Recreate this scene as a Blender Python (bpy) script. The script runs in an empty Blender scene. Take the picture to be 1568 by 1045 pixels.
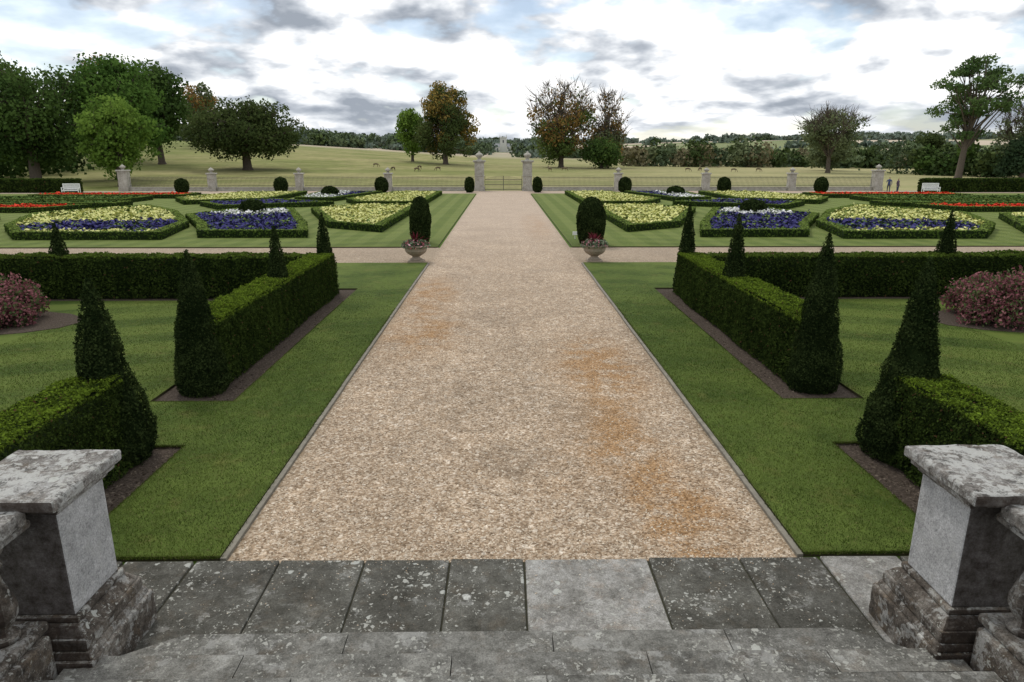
import bpy, math, random
import numpy as np
from mathutils import Vector
random.seed(7)
RNG=np.random.default_rng(11)
SC=bpy.context.scene
COL=SC.collection

# ------------------------------------------------------------------ nodes
def add(nt,t,ins=None,**at):
    n=nt.nodes.new(t)
    for k,v in at.items(): setattr(n,k,v)
    for k,v in (ins or {}).items():
        if isinstance(v,bpy.types.NodeSocket): nt.links.new(v,n.inputs[k])
        else: n.inputs[k].default_value=v
    return n
def c4(c): return (c[0],c[1],c[2],1.0)
def mth(nt,op,a,b=0.0,clamp=False,c=None):
    d={0:a,1:b}
    if c is not None: d[2]=c
    return add(nt,'ShaderNodeMath',d,operation=op,use_clamp=clamp).outputs[0]
def mix(nt,f,a,b,blend='MIX'):
    a=c4(a) if isinstance(a,tuple) else a
    b=c4(b) if isinstance(b,tuple) else b
    n=add(nt,'ShaderNodeMix',{0:f,6:a,7:b},data_type='RGBA',blend_type=blend)
    return n.outputs[2]
def noise(nt,vec,scale,detail=4,rough=0.55,dist=0.0):
    return add(nt,'ShaderNodeTexNoise',{'Vector':vec,'Scale':scale,'Detail':detail,'Roughness':rough,'Distortion':dist}).outputs[0]
def ramp(nt,f,stops):
    n=add(nt,'ShaderNodeValToRGB',{0:f})
    cr=n.color_ramp
    while len(cr.elements)<len(stops): cr.elements.new(0.5)
    for e,(p,c) in zip(cr.elements,stops):
        e.position=p; e.color=c4(c) if isinstance(c,tuple) else (c,c,c,1)
    return n.outputs[0]
def smap(nt,v,a,b,lo=0.0,hi=1.0):
    n=add(nt,'ShaderNodeMapRange',{0:v,1:a,2:b,3:lo,4:hi},interpolation_type='SMOOTHSTEP')
    return n.outputs[0]
def vscale(nt,vec,s):
    return add(nt,'ShaderNodeMapping',{'Vector':vec,'Scale':s}).outputs[0]
def newmat(name,rough=0.8,spec=0.3):
    m=bpy.data.materials.new(name); m.use_nodes=True
    nt=m.node_tree; b=nt.nodes['Principled BSDF']
    b.inputs['Roughness'].default_value=rough
    b.inputs['Specular IOR Level'].default_value=spec
    pos=nt.nodes.new('ShaderNodeNewGeometry').outputs['Position']
    return m,nt,b,pos
def setc(nt,b,c): nt.links.new(c,b.inputs['Base Color'])
def bump(nt,b,h,strength,dist):
    n=add(nt,'ShaderNodeBump',{'Height':h,'Strength':strength,'Distance':dist})
    nt.links.new(n.outputs[0],b.inputs['Normal'])
def colattr(nt): return add(nt,'ShaderNodeAttribute',attribute_name='Col').outputs['Color']

def leaf_mat(name,transl=0.25,gain=1.0):
    m=bpy.data.materials.new(name); m.use_nodes=True; nt=m.node_tree
    nt.nodes.remove(nt.nodes['Principled BSDF'])
    c=colattr(nt)
    if gain!=1.0: c=mix(nt,1.0,c,(gain,gain,gain),'MULTIPLY')
    d=add(nt,'ShaderNodeBsdfDiffuse',{'Color':c})
    out=[n for n in nt.nodes if n.type=='OUTPUT_MATERIAL'][0]
    if transl>0:
        tr=add(nt,'ShaderNodeBsdfTranslucent',{'Color':c})
        ms=add(nt,'ShaderNodeMixShader',{0:transl,1:d.outputs[0],2:tr.outputs[0]})
        nt.links.new(ms.outputs[0],out.inputs[0])
    else: nt.links.new(d.outputs[0],out.inputs[0])
    return m
M_LEAF=leaf_mat('foliage_leaves',0.25,1.0)
M_TREE=leaf_mat('tree_leaves',0.3,1.6)
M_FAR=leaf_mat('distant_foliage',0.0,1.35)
M_FLOW=leaf_mat('flower_petals',0.0)
def plain(name,c,rough=0.8,var=0.25,scale=6,spec=0.3):
    m,nt,b,pos=newmat(name,rough,spec)
    nz=noise(nt,pos,scale,4)
    setc(nt,b,mix(nt,nz,tuple(x*(1-var) for x in c),tuple(x*(1+var) for x in c)))
    return m
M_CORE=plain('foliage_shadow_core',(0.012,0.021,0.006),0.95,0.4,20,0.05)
M_BARK=plain('bark',(0.11,0.09,0.07),0.95,0.4,5,0.1)
M_IRON=plain('dark_iron',(0.05,0.052,0.053),0.5)
M_TERRA=plain('weathered_terracotta',(0.30,0.25,0.19),0.85,0.3,12)
M_WHITE=plain('white_paint',(0.8,0.8,0.78),0.5,0.05)

# lawn
M_LAWN,nt,b,pos=newmat('mown_lawn',0.9,0.1)
n1=noise(nt,pos,0.45,5,0.62); n2=noise(nt,pos,6,5,0.72); n3=noise(nt,pos,60,3,0.75)
c=mix(nt,smap(nt,n1,0.36,0.64),(0.047,0.076,0.013),(0.080,0.114,0.022))
c=mix(nt,1.0,c,ramp(nt,n2,[(0.3,0.74),(0.7,1.24)]),'MULTIPLY')
c=mix(nt,1.0,c,ramp(nt,n3,[(0.25,0.5),(0.75,1.5)]),'MULTIPLY')
sx=add(nt,'ShaderNodeSeparateXYZ',{0:pos})
warp=mth(nt,'ADD',sx.outputs[1],mth(nt,'MULTIPLY',mth(nt,'ABSOLUTE',sx.outputs[0]),0.35))
warp=mth(nt,'ADD',warp,mth(nt,'MULTIPLY',n1,0.5))
st2=smap(nt,mth(nt,'SINE',mth(nt,'MULTIPLY',warp,3.4)),-0.5,0.5)
outer=smap(nt,mth(nt,'ABSOLUTE',sx.outputs[0]),5.2,6.0,0.25,1.0)
c=mix(nt,mth(nt,'MULTIPLY',mth(nt,'MULTIPLY',st2,outer),0.5),c,(0.125,0.165,0.033))
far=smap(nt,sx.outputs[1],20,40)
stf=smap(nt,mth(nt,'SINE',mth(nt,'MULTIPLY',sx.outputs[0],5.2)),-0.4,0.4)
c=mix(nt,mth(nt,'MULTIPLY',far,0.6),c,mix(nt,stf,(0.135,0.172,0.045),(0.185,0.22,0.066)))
yel=smap(nt,noise(nt,pos,1.7,6,0.7),0.53,0.75)
c=mix(nt,mth(nt,'MULTIPLY',yel,0.45),c,(0.15,0.135,0.04))
setc(nt,b,c); bump(nt,b,n3,0.5,0.03)
M_LAWNSIDE=plain('turf_edge_soil',(0.06,0.055,0.025),0.95,0.5,20)

# gravel
M_GRAVEL,nt,b,pos=newmat('pea_gravel',0.9,0.15)
v1=add(nt,'ShaderNodeTexVoronoi',{'Vector':pos,'Scale':46.0})
v2=add(nt,'ShaderNodeTexVoronoi',{'Vector':pos,'Scale':23.0})
r1=add(nt,'ShaderNodeSeparateColor',{0:v1.outputs['Color']}).outputs[0]
r2=add(nt,'ShaderNodeSeparateColor',{0:v2.outputs['Color']}).outputs[1]
c=ramp(nt,r1,[(0.0,(0.09,0.060,0.034)),(0.3,(0.30,0.213,0.136)),(0.65,(0.43,0.322,0.220)),(1.0,(0.76,0.66,0.53))])
cb=ramp(nt,r2,[(0.0,(0.13,0.090,0.055)),(0.5,(0.36,0.266,0.176)),(0.9,(0.52,0.415,0.305)),(1.0,(0.92,0.85,0.73))])
c=mix(nt,0.38,c,cb)
n1=noise(nt,pos,0.5,5,0.6); n2=noise(nt,pos,4,6,0.7)
c=mix(nt,1.0,c,ramp(nt,n1,[(0.3,0.80),(0.7,1.10)]),'MULTIPLY')
c=mix(nt,1.0,c,ramp(nt,n2,[(0.3,0.76),(0.7,1.16)]),'MULTIPLY')
def blob(nt,pos,x,y,rx,ry,s):
    v=add(nt,'ShaderNodeVectorMath',{0:pos,1:(x,y,0.0)},operation='SUBTRACT').outputs[0]
    v=add(nt,'ShaderNodeVectorMath',{0:v,1:(1/rx,1/ry,0.0)},operation='MULTIPLY').outputs[0]
    l=add(nt,'ShaderNodeVectorMath',{0:v},operation='LENGTH').outputs['Value']
    return smap(nt,l,1.0,0.0,0.0,s)
def blobs(nt,pos,lst):
    o=None
    for a in lst:
        x=blob(nt,pos,*a); o=x if o is None else mth(nt,'ADD',o,x)
    return o
rust=blobs(nt,pos,[(1.95,7.1,0.9,2.0,1.7),(1.5,9.4,1.1,2.3,1.5),(1.75,12.8,1.4,3.6,1.6),(-2.0,15.6,1.5,3.4,1.2),(-2.3,20.2,1.3,4.4,1.2),(1.9,42,1.2,12,1.2),(0.6,8.0,0.6,1.2,0.3)])
rn=smap(nt,noise(nt,pos,1.5,7,0.75),0.36,0.62)
rust=mth(nt,'MULTIPLY',rust,rn,clamp=True)
c=mix(nt,mth(nt,'MULTIPLY',rust,0.72),c,mix(nt,r1,(0.14,0.066,0.018),(0.42,0.235,0.09)))
dk=blobs(nt,pos,[(0.05,8.5,0.7,1.1,1.2),(-1.4,7.9,0.8,1.2,0.6),(-1.0,10.5,1.2,2.0,0.55),(1.1,10.3,0.8,1.6,0.8),(0.2,13.5,1.3,4.0,0.5),(-2.0,6.8,0.8,0.8,0.4),(2.3,6.6,0.7,0.7,0.6),(0.1,19,1.4,6,0.4)])
dk=mth(nt,'MULTIPLY',dk,smap(nt,noise(nt,pos,3.0,6,0.7),0.35,0.65),clamp=True)
c=mix(nt,mth(nt,'MULTIPLY',dk,0.55),c,(0.14,0.105,0.07))
sx=add(nt,'ShaderNodeSeparateXYZ',{0:pos})
edge=smap(nt,mth(nt,'ADD',mth(nt,'ABSOLUTE',sx.outputs[0]),mth(nt,'MULTIPLY',n2,0.5)),2.95,3.25)
c=mix(nt,mth(nt,'MULTIPLY',edge,0.35),c,(0.14,0.115,0.07))
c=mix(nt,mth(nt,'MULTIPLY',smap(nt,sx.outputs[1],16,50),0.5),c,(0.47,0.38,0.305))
setc(nt,b,c)
h=mth(nt,'ADD',v1.outputs['Distance'],mth(nt,'MULTIPLY',v2.outputs['Distance'],1.2))
bump(nt,b,mth(nt,'SUBTRACT',1.0,h),0.6,0.010)

# soil
M_SOIL,nt,b,pos=newmat('bed_soil',0.95,0.1)
nn=noise(nt,pos,28,6,0.7)
setc(nt,b,ramp(nt,nn,[(0.3,(0.028,0.022,0.016)),(0.55,(0.085,0.066,0.052)),(0.75,(0.18,0.145,0.115))]))
bump(nt,b,nn,0.9,0.04)

# stone
def stone_mat(name,dark,midc,light,lich=1.0,use_col=False,weather=False,spots=True,patch=0.0,brown=0.0,pscale=7.0,plo=0.54,gr=0.0):
    m,nt,b,pos=newmat(name,0.9,0.15)
    dist=add(nt,'ShaderNodeTexNoise',{'Vector':pos,'Scale':17.0,'Detail':4.0})
    pv=add(nt,'ShaderNodeVectorMath',{0:dist.outputs['Color'],1:(0.10,0.10,0.10)},operation='MULTIPLY').outputs[0]
    pv=add(nt,'ShaderNodeVectorMath',{0:pos,1:pv},operation='ADD').outputs[0]
    n1=noise(nt,pos,2.3,7,0.65); n2=noise(nt,pos,13,8,0.78); n3=noise(nt,pos,70,4,0.75)
    f=mth(nt,'ADD',mth(nt,'MULTIPLY',n1,0.5),mth(nt,'MULTIPLY',n2,0.5))
    c=ramp(nt,f,[(0.38,dark),(0.50,midc),(0.61,light)])
    if brown>0:
        c=mix(nt,mth(nt,'MULTIPLY',smap(nt,noise(nt,pos,4.4,7,0.72),0.50,0.66),brown),c,(0.16,0.12,0.08))
    c=mix(nt,1.0,c,ramp(nt,n3,[(0.28,0.5),(0.72,1.5)]),'MULTIPLY')
    if use_col: c=mix(nt,1.0,c,colattr(nt),'MULTIPLY')
    if patch>0:
        k=smap(nt,noise(nt,pv,pscale,9,0.74),plo,plo+0.06)
        c=mix(nt,mth(nt,'MULTIPLY',k,patch),c,mix(nt,n3,(0.30,0.30,0.27),(0.56,0.56,0.54)))
    if gr>0:
        k=smap(nt,noise(nt,pv,pscale*1.6,8,0.75),0.53,0.62)
        c=mix(nt,mth(nt,'MULTIPLY',k,gr),c,(0.035,0.032,0.028))
    if spots:
        clus=smap(nt,noise(nt,pos,1.7,3,0.6),0.36,0.60,0.25,1.0)
        for sc,th,p,col in ((2.7,0.17,3.0,(0.62,0.62,0.58)),(6.5,0.30,4.0,(0.46,0.47,0.43)),(15.0,0.42,4.0,(0.42,0.42,0.38)),(36.0,0.5,2.5,(0.36,0.36,0.32))):
            v=add(nt,'ShaderNodeTexVoronoi',{'Vector':pv,'Scale':sc})
            r=add(nt,'ShaderNodeSeparateColor',{0:v.outputs['Color']}).outputs[0]
            t=mth(nt,'MULTIPLY',mth(nt,'MULTIPLY',mth(nt,'POWER',r,p),th*lich),clus)
            k=smap(nt,mth(nt,'SUBTRACT',t,v.outputs['Distance']),0.0,0.05)
            c=mix(nt,mth(nt,'MULTIPLY',k,0.8),c,col)
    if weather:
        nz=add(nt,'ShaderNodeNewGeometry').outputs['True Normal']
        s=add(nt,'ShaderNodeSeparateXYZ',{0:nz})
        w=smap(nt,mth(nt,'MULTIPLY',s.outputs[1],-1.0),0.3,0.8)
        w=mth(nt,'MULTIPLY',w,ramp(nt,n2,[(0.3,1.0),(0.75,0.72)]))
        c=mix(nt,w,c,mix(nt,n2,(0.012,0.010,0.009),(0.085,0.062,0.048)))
    setc(nt,b,c)
    bump(nt,b,mth(nt,'ADD',n2,mth(nt,'MULTIPLY',n3,0.5)),0.6,0.025)
    return m
M_PAVE=stone_mat('lichened_paving',(0.048,0.046,0.038),(0.098,0.095,0.082),(0.155,0.152,0.135),1.25,True,patch=0.30,brown=0.22,pscale=4.5,plo=0.565,gr=0.3)
M_STEP=stone_mat('worn_step_stone',(0.085,0.083,0.073),(0.165,0.162,0.145),(0.27,0.265,0.24),1.25,True,patch=0.40,brown=0.25,pscale=3.0,plo=0.54,gr=0.35)
M_CAP=stone_mat('lichened_cap_stone',(0.06,0.053,0.046),(0.20,0.187,0.17),(0.38,0.38,0.365),1.1,weather=True,patch=0.85,brown=0.4,pscale=5.5,plo=0.48,gr=0.75)
M_PIER=stone_mat('pale_rendered_stone',(0.31,0.31,0.305),(0.44,0.44,0.435),(0.55,0.55,0.545),0.6,weather=True,spots=False,patch=0.45,gr=0.08)
M_BAL=stone_mat('dark_weathered_stone',(0.028,0.024,0.020),(0.10,0.085,0.070),(0.26,0.24,0.21),1.0,weather=True,patch=0.6,brown=0.6,plo=0.52,gr=0.5)
M_FARSTONE=stone_mat('limestone',(0.26,0.24,0.20),(0.38,0.36,0.31),(0.5,0.48,0.43),1.0,spots=False)
M_EDGE=plain('weathered_edging',(0.19,0.175,0.14),0.9,0.6,9)

# ------------------------------------------------------------------ mesh helpers
def obj(name,me,mats,parent=None):
    for m in mats: me.materials.append(m)
    o=bpy.data.objects.new(name,me); COL.objects.link(o)
    if parent: o.parent=parent
    return o
def empty(name,loc=(0,0,0)):
    e=bpy.data.objects.new(name,None); COL.objects.link(e); e.empty_display_size=0.3
    return e
def np_mesh(name,V,F,mats,C=None,midx=None,parent=None,smooth=False):
    V=np.asarray(V,dtype=np.float32); F=np.asarray(F,dtype=np.int32)
    me=bpy.data.meshes.new(name)
    k=F.shape[1]
    me.vertices.add(len(V)); me.vertices.foreach_set('co',V.ravel())
    me.loops.add(F.size); me.loops.foreach_set('vertex_index',F.ravel())
    me.polygons.add(len(F)); me.polygons.foreach_set('loop_start',np.arange(0,F.size,k,dtype=np.int32))
    if midx is not None: me.polygons.foreach_set('material_index',np.asarray(midx,dtype=np.int32))
    me.update(calc_edges=True)
    if C is not None:
        a=me.color_attributes.new('Col','FLOAT_COLOR','POINT')
        cc=np.ones((len(V),4),dtype=np.float32); cc[:,:3]=C
        a.data.foreach_set('color',cc.ravel())
    if smooth: me.polygons.foreach_set('use_smooth',np.ones(len(F),dtype=bool))
    return obj(name,me,mats,parent)

class MB:
    def __init__(s): s.v=[];s.f=[];s.m=[];s.c=[]
    def poly(s,vs,fs,mi=0,c=(1,1,1)):
        o=len(s.v); s.v+= [tuple(v) for v in vs]; s.c+=[c]*len(vs)
        for f in fs: s.f.append([o+i for i in f]); s.m.append(mi)
    def box(s,x0,x1,y0,y1,z0,z1,mi=0,c=(1,1,1),t=0.0):
        vs=[(x0,y0,z0),(x1,y0,z0),(x1,y1,z0),(x0,y1,z0),(x0+t,y0+t,z1),(x1-t,y0+t,z1),(x1-t,y1-t,z1),(x0+t,y1-t,z1)]
        s.poly(vs,[(3,2,1,0),(4,5,6,7),(0,1,5,4),(1,2,6,5),(2,3,7,6),(3,0,4,7)],mi,c)
    def lathe(s,cx,cy,prof,seg=16,mi=0,c=(1,1,1),cap=True):
        vs=[];n=len(prof)
        for r,z in prof:
            for i in range(seg):
                a=2*math.pi*i/seg; vs.append((cx+r*math.cos(a),cy+r*math.sin(a),z))
        fs=[]
        for j in range(n-1):
            for i in range(seg):
                i2=(i+1)%seg; fs.append((j*seg+i,j*seg+i2,(j+1)*seg+i2,(j+1)*seg+i))
        if cap: fs.append(tuple(range(seg-1,-1,-1))); fs.append(tuple((n-1)*seg+i for i in range(seg)))
        s.poly(vs,fs,mi,c)
    def prism(s,pts,z0,z1,mi=0,c=(1,1,1)):
        n=len(pts)
        ar=sum(pts[i][0]*pts[(i+1)%n][1]-pts[(i+1)%n][0]*pts[i][1] for i in range(n))
        if ar<0: pts=pts[::-1]
        vs=[(x,y,z0) for x,y in pts]+[(x,y,z1) for x,y in pts]
        fs=[tuple(range(n-1,-1,-1)),tuple(range(n,2*n))]+[(i,(i+1)%n,n+(i+1)%n,n+i) for i in range(n)]
        s.poly(vs,fs,mi,c)
    def tube(s,pts,rads,seg=6,mi=0):
        pts=[Vector(p) for p in pts]; vs=[];n=len(pts)
        for i,p in enumerate(pts):
            d=(pts[min(i+1,n-1)]-pts[max(i-1,0)]).normalized()
            u=d.cross(Vector((0.31,0.83,0.1))).normalized(); w=d.cross(u)
            for k in range(seg):
                a=2*math.pi*k/seg; vs.append(p+(u*math.cos(a)+w*math.sin(a))*rads[i])
        fs=[]
        for j in range(n-1):
            for k in range(seg):
                k2=(k+1)%seg; fs.append((j*seg+k,j*seg+k2,(j+1)*seg+k2,(j+1)*seg+k))
        s.poly(vs,fs,mi)
    def build(s,name,mats,parent=None,bevel=0,smooth=False,col=False):
        me=bpy.data.meshes.new(name); me.from_pydata(s.v,[],s.f)
        me.polygons.foreach_set('material_index',s.m)
        if col:
            a=me.color_attributes.new('Col','FLOAT_COLOR','POINT')
            cc=np.ones((len(s.v),4),dtype=np.float32); cc[:,:3]=np.array(s.c); a.data.foreach_set('color',cc.ravel())
        if smooth: me.polygons.foreach_set('use_smooth',[True]*len(s.f))
        me.update()
        o=obj(name,me,mats,parent)
        if bevel:
            b=o.modifiers.new('bevel','BEVEL'); b.width=bevel; b.segments=2; b.limit_method='ANGLE'
        return o
ROUGH=bpy.data.textures.new('stone_wear','CLOUDS'); ROUGH.noise_scale=0.11; ROUGH.noise_depth=3
def wear(o,amt=0.012,size=0.05):
    m=o.modifiers.new('sub','SUBSURF'); m.subdivision_type='SIMPLE'; m.levels=4; m.render_levels=4
    d=o.modifiers.new('wear','DISPLACE'); d.texture=ROUGH; d.texture_coords='GLOBAL'; d.strength=amt; d.mid_level=0.5
    return o

def unit(a): return a/np.maximum(np.linalg.norm(a,axis=1,keepdims=True),1e-6)
def leafq(P,N,size,align=1.0,asp=0.6,rng=RNG):
    n=len(P)
    d=unit(rng.normal(size=(n,3))); nn=unit(N*align+d)
    t=unit(np.cross(nn,rng.normal(size=(n,3)))); b=np.cross(nn,t)
    s=(size*(0.6+0.8*rng.random(n)))[:,None]
    V=np.stack([P+t*s,P+b*s*asp,P-t*s,P-b*s*asp],axis=1).reshape(-1,3)
    F=np.arange(4*n).reshape(n,4)
    return V,F
def wob(P,sc,seed=0):
    r=np.random.default_rng(seed); o=np.zeros(len(P))
    for k in range(6):
        w=r.normal(size=3)*sc; o+=np.sin(P@w+r.random()*6.28)
    return o/6**0.5
def lerp(a,b,t): return np.asarray(a)[None,:]*(1-t[:,None])+np.asarray(b)[None,:]*t[:,None]
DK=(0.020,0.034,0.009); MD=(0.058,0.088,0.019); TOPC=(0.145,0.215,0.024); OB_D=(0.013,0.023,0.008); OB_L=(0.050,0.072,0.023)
def leafy_object(name,P,N,coreV,coreF,size,cols,align=1.2,parent=None,mats=None):
    V,F=leafq(P,N,size,align)
    C=np.repeat(cols,4,axis=0)
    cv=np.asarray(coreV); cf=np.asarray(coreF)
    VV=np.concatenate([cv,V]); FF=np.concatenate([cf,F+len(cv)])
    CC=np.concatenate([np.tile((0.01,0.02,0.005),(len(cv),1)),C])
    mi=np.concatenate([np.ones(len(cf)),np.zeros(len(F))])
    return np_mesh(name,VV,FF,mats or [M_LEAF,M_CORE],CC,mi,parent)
BOXF=[(3,2,1,0),(4,5,6,7),(0,1,5,4),(1,2,6,5),(2,3,7,6),(3,0,4,7)]
def boxv(x0,x1,y0,y1,z0,z1): return [(x0,y0,z0),(x1,y0,z0),(x1,y1,z0),(x0,y1,z0),(x0,y0,z1),(x1,y0,z1),(x1,y1,z1),(x0,y1,z1)]
def hedge(name,x0,x1,y0,y1,h,dens,leaf,seed=1,topc=TOPC):
    rng=np.random.default_rng(seed)
    P=[];N=[]
    def face(n,f,nrm):
        u=rng.random(n);v=rng.random(n); P.append(f(u,v)); N.append(np.tile(nrm,(n,1)))
    lx=x1-x0; ly=y1-y0; z0=0.05
    face(int(dens*lx*ly*1.4),lambda u,v:np.stack([x0+u*lx,y0+v*ly,np.full(len(u),h)],1),(0,0,1))
    for x,s in ((x0,-1),(x1,1)):
        face(int(dens*ly*h),lambda u,v:np.stack([np.full(len(u),x)+s*0.05*(1-v),y0+u*ly,z0+v*(h-z0)],1),(s,0,0))
    for y,s in ((y0,-1),(y1,1)):
        face(int(dens*lx*h),lambda u,v:np.stack([x0+u*lx,np.full(len(u),y)+s*0.05*(1-v),z0+v*(h-z0)],1),(0,s,0))
    P=np.concatenate(P);N=np.concatenate(N)
    w9=wob(P,9,seed+1); w22=wob(P,24,seed+6)
    P=P+N*(0.022*wob(P,2.2,seed)+0.016*w9+0.010*w22+rng.normal(size=len(P))*0.012)[:,None]
    t=np.clip(rng.random(len(P))**1.5+0.14*wob(P,3,seed+2)+0.12*w9+0.12*w22,0,1)
    C=lerp(DK,MD,t)
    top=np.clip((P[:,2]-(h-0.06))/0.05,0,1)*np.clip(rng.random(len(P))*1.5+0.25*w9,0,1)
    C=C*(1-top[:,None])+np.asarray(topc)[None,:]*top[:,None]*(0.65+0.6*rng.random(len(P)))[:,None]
    br=rng.random(len(P))<0.012; C[br]=(0.10,0.06,0.03)
    i=0.05
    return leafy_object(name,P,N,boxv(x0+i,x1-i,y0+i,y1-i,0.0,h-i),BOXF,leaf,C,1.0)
def lathe_leaf(name,cx,cy,prof,dens,leaf,seed,cd=OB_D,cl=OB_L,sq=0.0,rough=0.013,wb=1.0):
    rng=np.random.default_rng(seed)
    P=[];N=[]
    for (r0,z0),(r1,z1) in zip(prof[:-1],prof[1:]):
        L=math.hypot(r1-r0,z1-z0); n=int(dens*math.pi*(r0+r1)*L)+6
        t=rng.random(n); a=rng.random(n)*2*math.pi; r=r0+(r1-r0)*t; z=z0+(z1-z0)*t
        k=1+sq*(np.abs(np.sin(2*a))-0.5)
        P.append(np.stack([cx+r*k*np.cos(a),cy+r*k*np.sin(a),z],1))
        nr=np.stack([np.cos(a)*(z1-z0)/L,np.sin(a)*(z1-z0)/L,np.full(n,-(r1-r0)/L)],1); N.append(nr)
    P=np.concatenate(P);N=np.concatenate(N)
    rr=np.clip(np.hypot(P[:,0]-cx,P[:,1]-cy)/0.3,0.2,1)
    w9=wob(P,9,seed+5); w22=wob(P,24,seed+6)
    P=P+N*(wb*rr*(0.022*wob(P,3,seed)+0.016*w9+0.009*w22)+rng.normal(size=len(P))*rough)[:,None]
    t=np.clip(rng.random(len(P))**1.5+0.14*wob(P,4,seed+2)+0.14*w9+0.12*w22,0,1)
    C=lerp(cd,cl,t)
    seg=12; cv=[];cf=[]
    for r,z in prof:
        for i in range(seg):
            a=2*math.pi*i/seg; rr=max(r-0.045,0.004)*(1+sq*(abs(math.sin(2*a))-0.5)); cv.append((cx+rr*math.cos(a),cy+rr*math.sin(a),z-0.03))
    for j in range(len(prof)-1):
        for i in range(seg): cf.append((j*seg+i,j*seg+(i+1)%seg,(j+1)*seg+(i+1)%seg,(j+1)*seg+i))
    return leafy_object(name,P,N,cv,cf,leaf,C,1.0)

# ------------------------------------------------------------------ terrain
def sm(t): t=np.clip(t,0,1); return t*t*(3-2*t)
def tz(X,Y):
    X=np.asarray(X,float);Y=np.asarray(Y,float)
    crest=np.interp(X,[-260,-160,-110,-70,-39,-15,0,50,150],[13,11,9,6.4,4.4,2.8,2,1.3,0.4])
    farh=np.interp(X,[-600,-100,0,300,900],[12,14,18,24,32])
    und=1.5*np.sin(X*0.011+1)*np.sin(Y*0.006)*sm((Y-300)/300)
    return crest*sm((Y-88)/150)+farh*sm((Y-260)/800)+und
xs=np.unique(np.concatenate([np.linspace(-3000,-400,14),np.linspace(-400,-60,35),np.linspace(-60,60,25),np.linspace(60,400,35),np.linspace(400,3000,14)]))
ys=np.unique(np.concatenate([np.linspace(-60,84,10),np.linspace(84,300,45),np.linspace(300,1200,46),np.linspace(1200,4000,10)]))
GX,GY=np.meshgrid(xs,ys); GZ=tz(GX,GY)
V=np.stack([GX.ravel(),GY.ravel(),GZ.ravel()],1); nx=len(xs)
ii,jj=np.meshgrid(np.arange(nx-1),np.arange(len(ys)-1)); a=(jj*nx+ii).ravel()
F=np.stack([a,a+1,a+1+nx,a+nx],1)
M_GROUND,nt,b,pos=newmat('park_grassland',0.95,0.05)
sx=add(nt,'ShaderNodeSeparateXYZ',{0:pos})
n1=noise(nt,vscale(nt,pos,(0.02,0.05,1)),1.0,7,0.7); n2=noise(nt,pos,0.35,7,0.75)
c=mix(nt,smap(nt,n1,0.35,0.65),(0.16,0.18,0.055),(0.29,0.265,0.12))
c=mix(nt,1.0,c,ramp(nt,n2,[(0.3,0.7),(0.7,1.25)]),'MULTIPLY')
right=smap(nt,sx.outputs[0],-40,90)
c=mix(nt,mth(nt,'MULTIPLY',right,0.5),c,mix(nt,n2,(0.30,0.27,0.14),(0.46,0.42,0.25)))
left=smap(nt,sx.outputs[0],-50,-110)
c=mix(nt,mth(nt,'MULTIPLY',left,0.55),c,(0.13,0.17,0.05))
fv=add(nt,'ShaderNodeTexVoronoi',{'Vector':vscale(nt,pos,(0.006,0.006,0.0)),'Scale':1.0})
fr=add(nt,'ShaderNodeSeparateColor',{0:fv.outputs['Color']}).outputs[0]
fc=ramp(nt,fr,[(0.0,(0.16,0.20,0.09)),(0.3,(0.20,0.22,0.11)),(0.4,(0.42,0.36,0.27)),(0.8,(0.46,0.39,0.30))])
c=mix(nt,smap(nt,sx.outputs[1],330,420),c,fc)
near=smap(nt,sx.outputs[1],84,80)
c=mix(nt,near,c,(0.08,0.13,0.025))
setc(nt,b,c)
np_mesh('ground',V,F,[M_GROUND],smooth=True)

def gridslab(name,xs,ys,holes,z,mats):
    mb=MB(); nx,ny=len(xs)-1,len(ys)-1
    def inh(i,j):
        if i<0 or j<0 or i>=nx or j>=ny: return True
        cx=(xs[i]+xs[i+1])/2; cy=(ys[j]+ys[j+1])/2
        return any(h[0]<cx<h[1] and h[2]<cy<h[3] for h in holes)
    for i in range(nx):
        for j in range(ny):
            if inh(i,j): continue
            x0,x1,y0,y1=xs[i],xs[i+1],ys[j],ys[j+1]
            mb.poly([(x0,y0,z),(x1,y0,z),(x1,y1,z),(x0,y1,z)],[(0,1,2,3)])
            if inh(i-1,j): mb.poly([(x0,y0,0),(x0,y1,0),(x0,y1,z),(x0,y0,z)],[(0,1,2,3)],1)
            if inh(i+1,j): mb.poly([(x1,y0,0),(x1,y1,0),(x1,y1,z),(x1,y0,z)],[(0,1,2,3)],1)
            if inh(i,j-1): mb.poly([(x0,y0,0),(x1,y0,0),(x1,y0,z),(x0,y0,z)],[(0,1,2,3)],1)
            if inh(i,j+1): mb.poly([(x0,y1,0),(x1,y1,0),(x1,y1,z),(x0,y1,z)],[(0,1,2,3)],1)
    return mb.build(name,mats)
LZ=0.055
def mx(s,a,b): return (a,b) if s>0 else (-b,-a)
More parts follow.
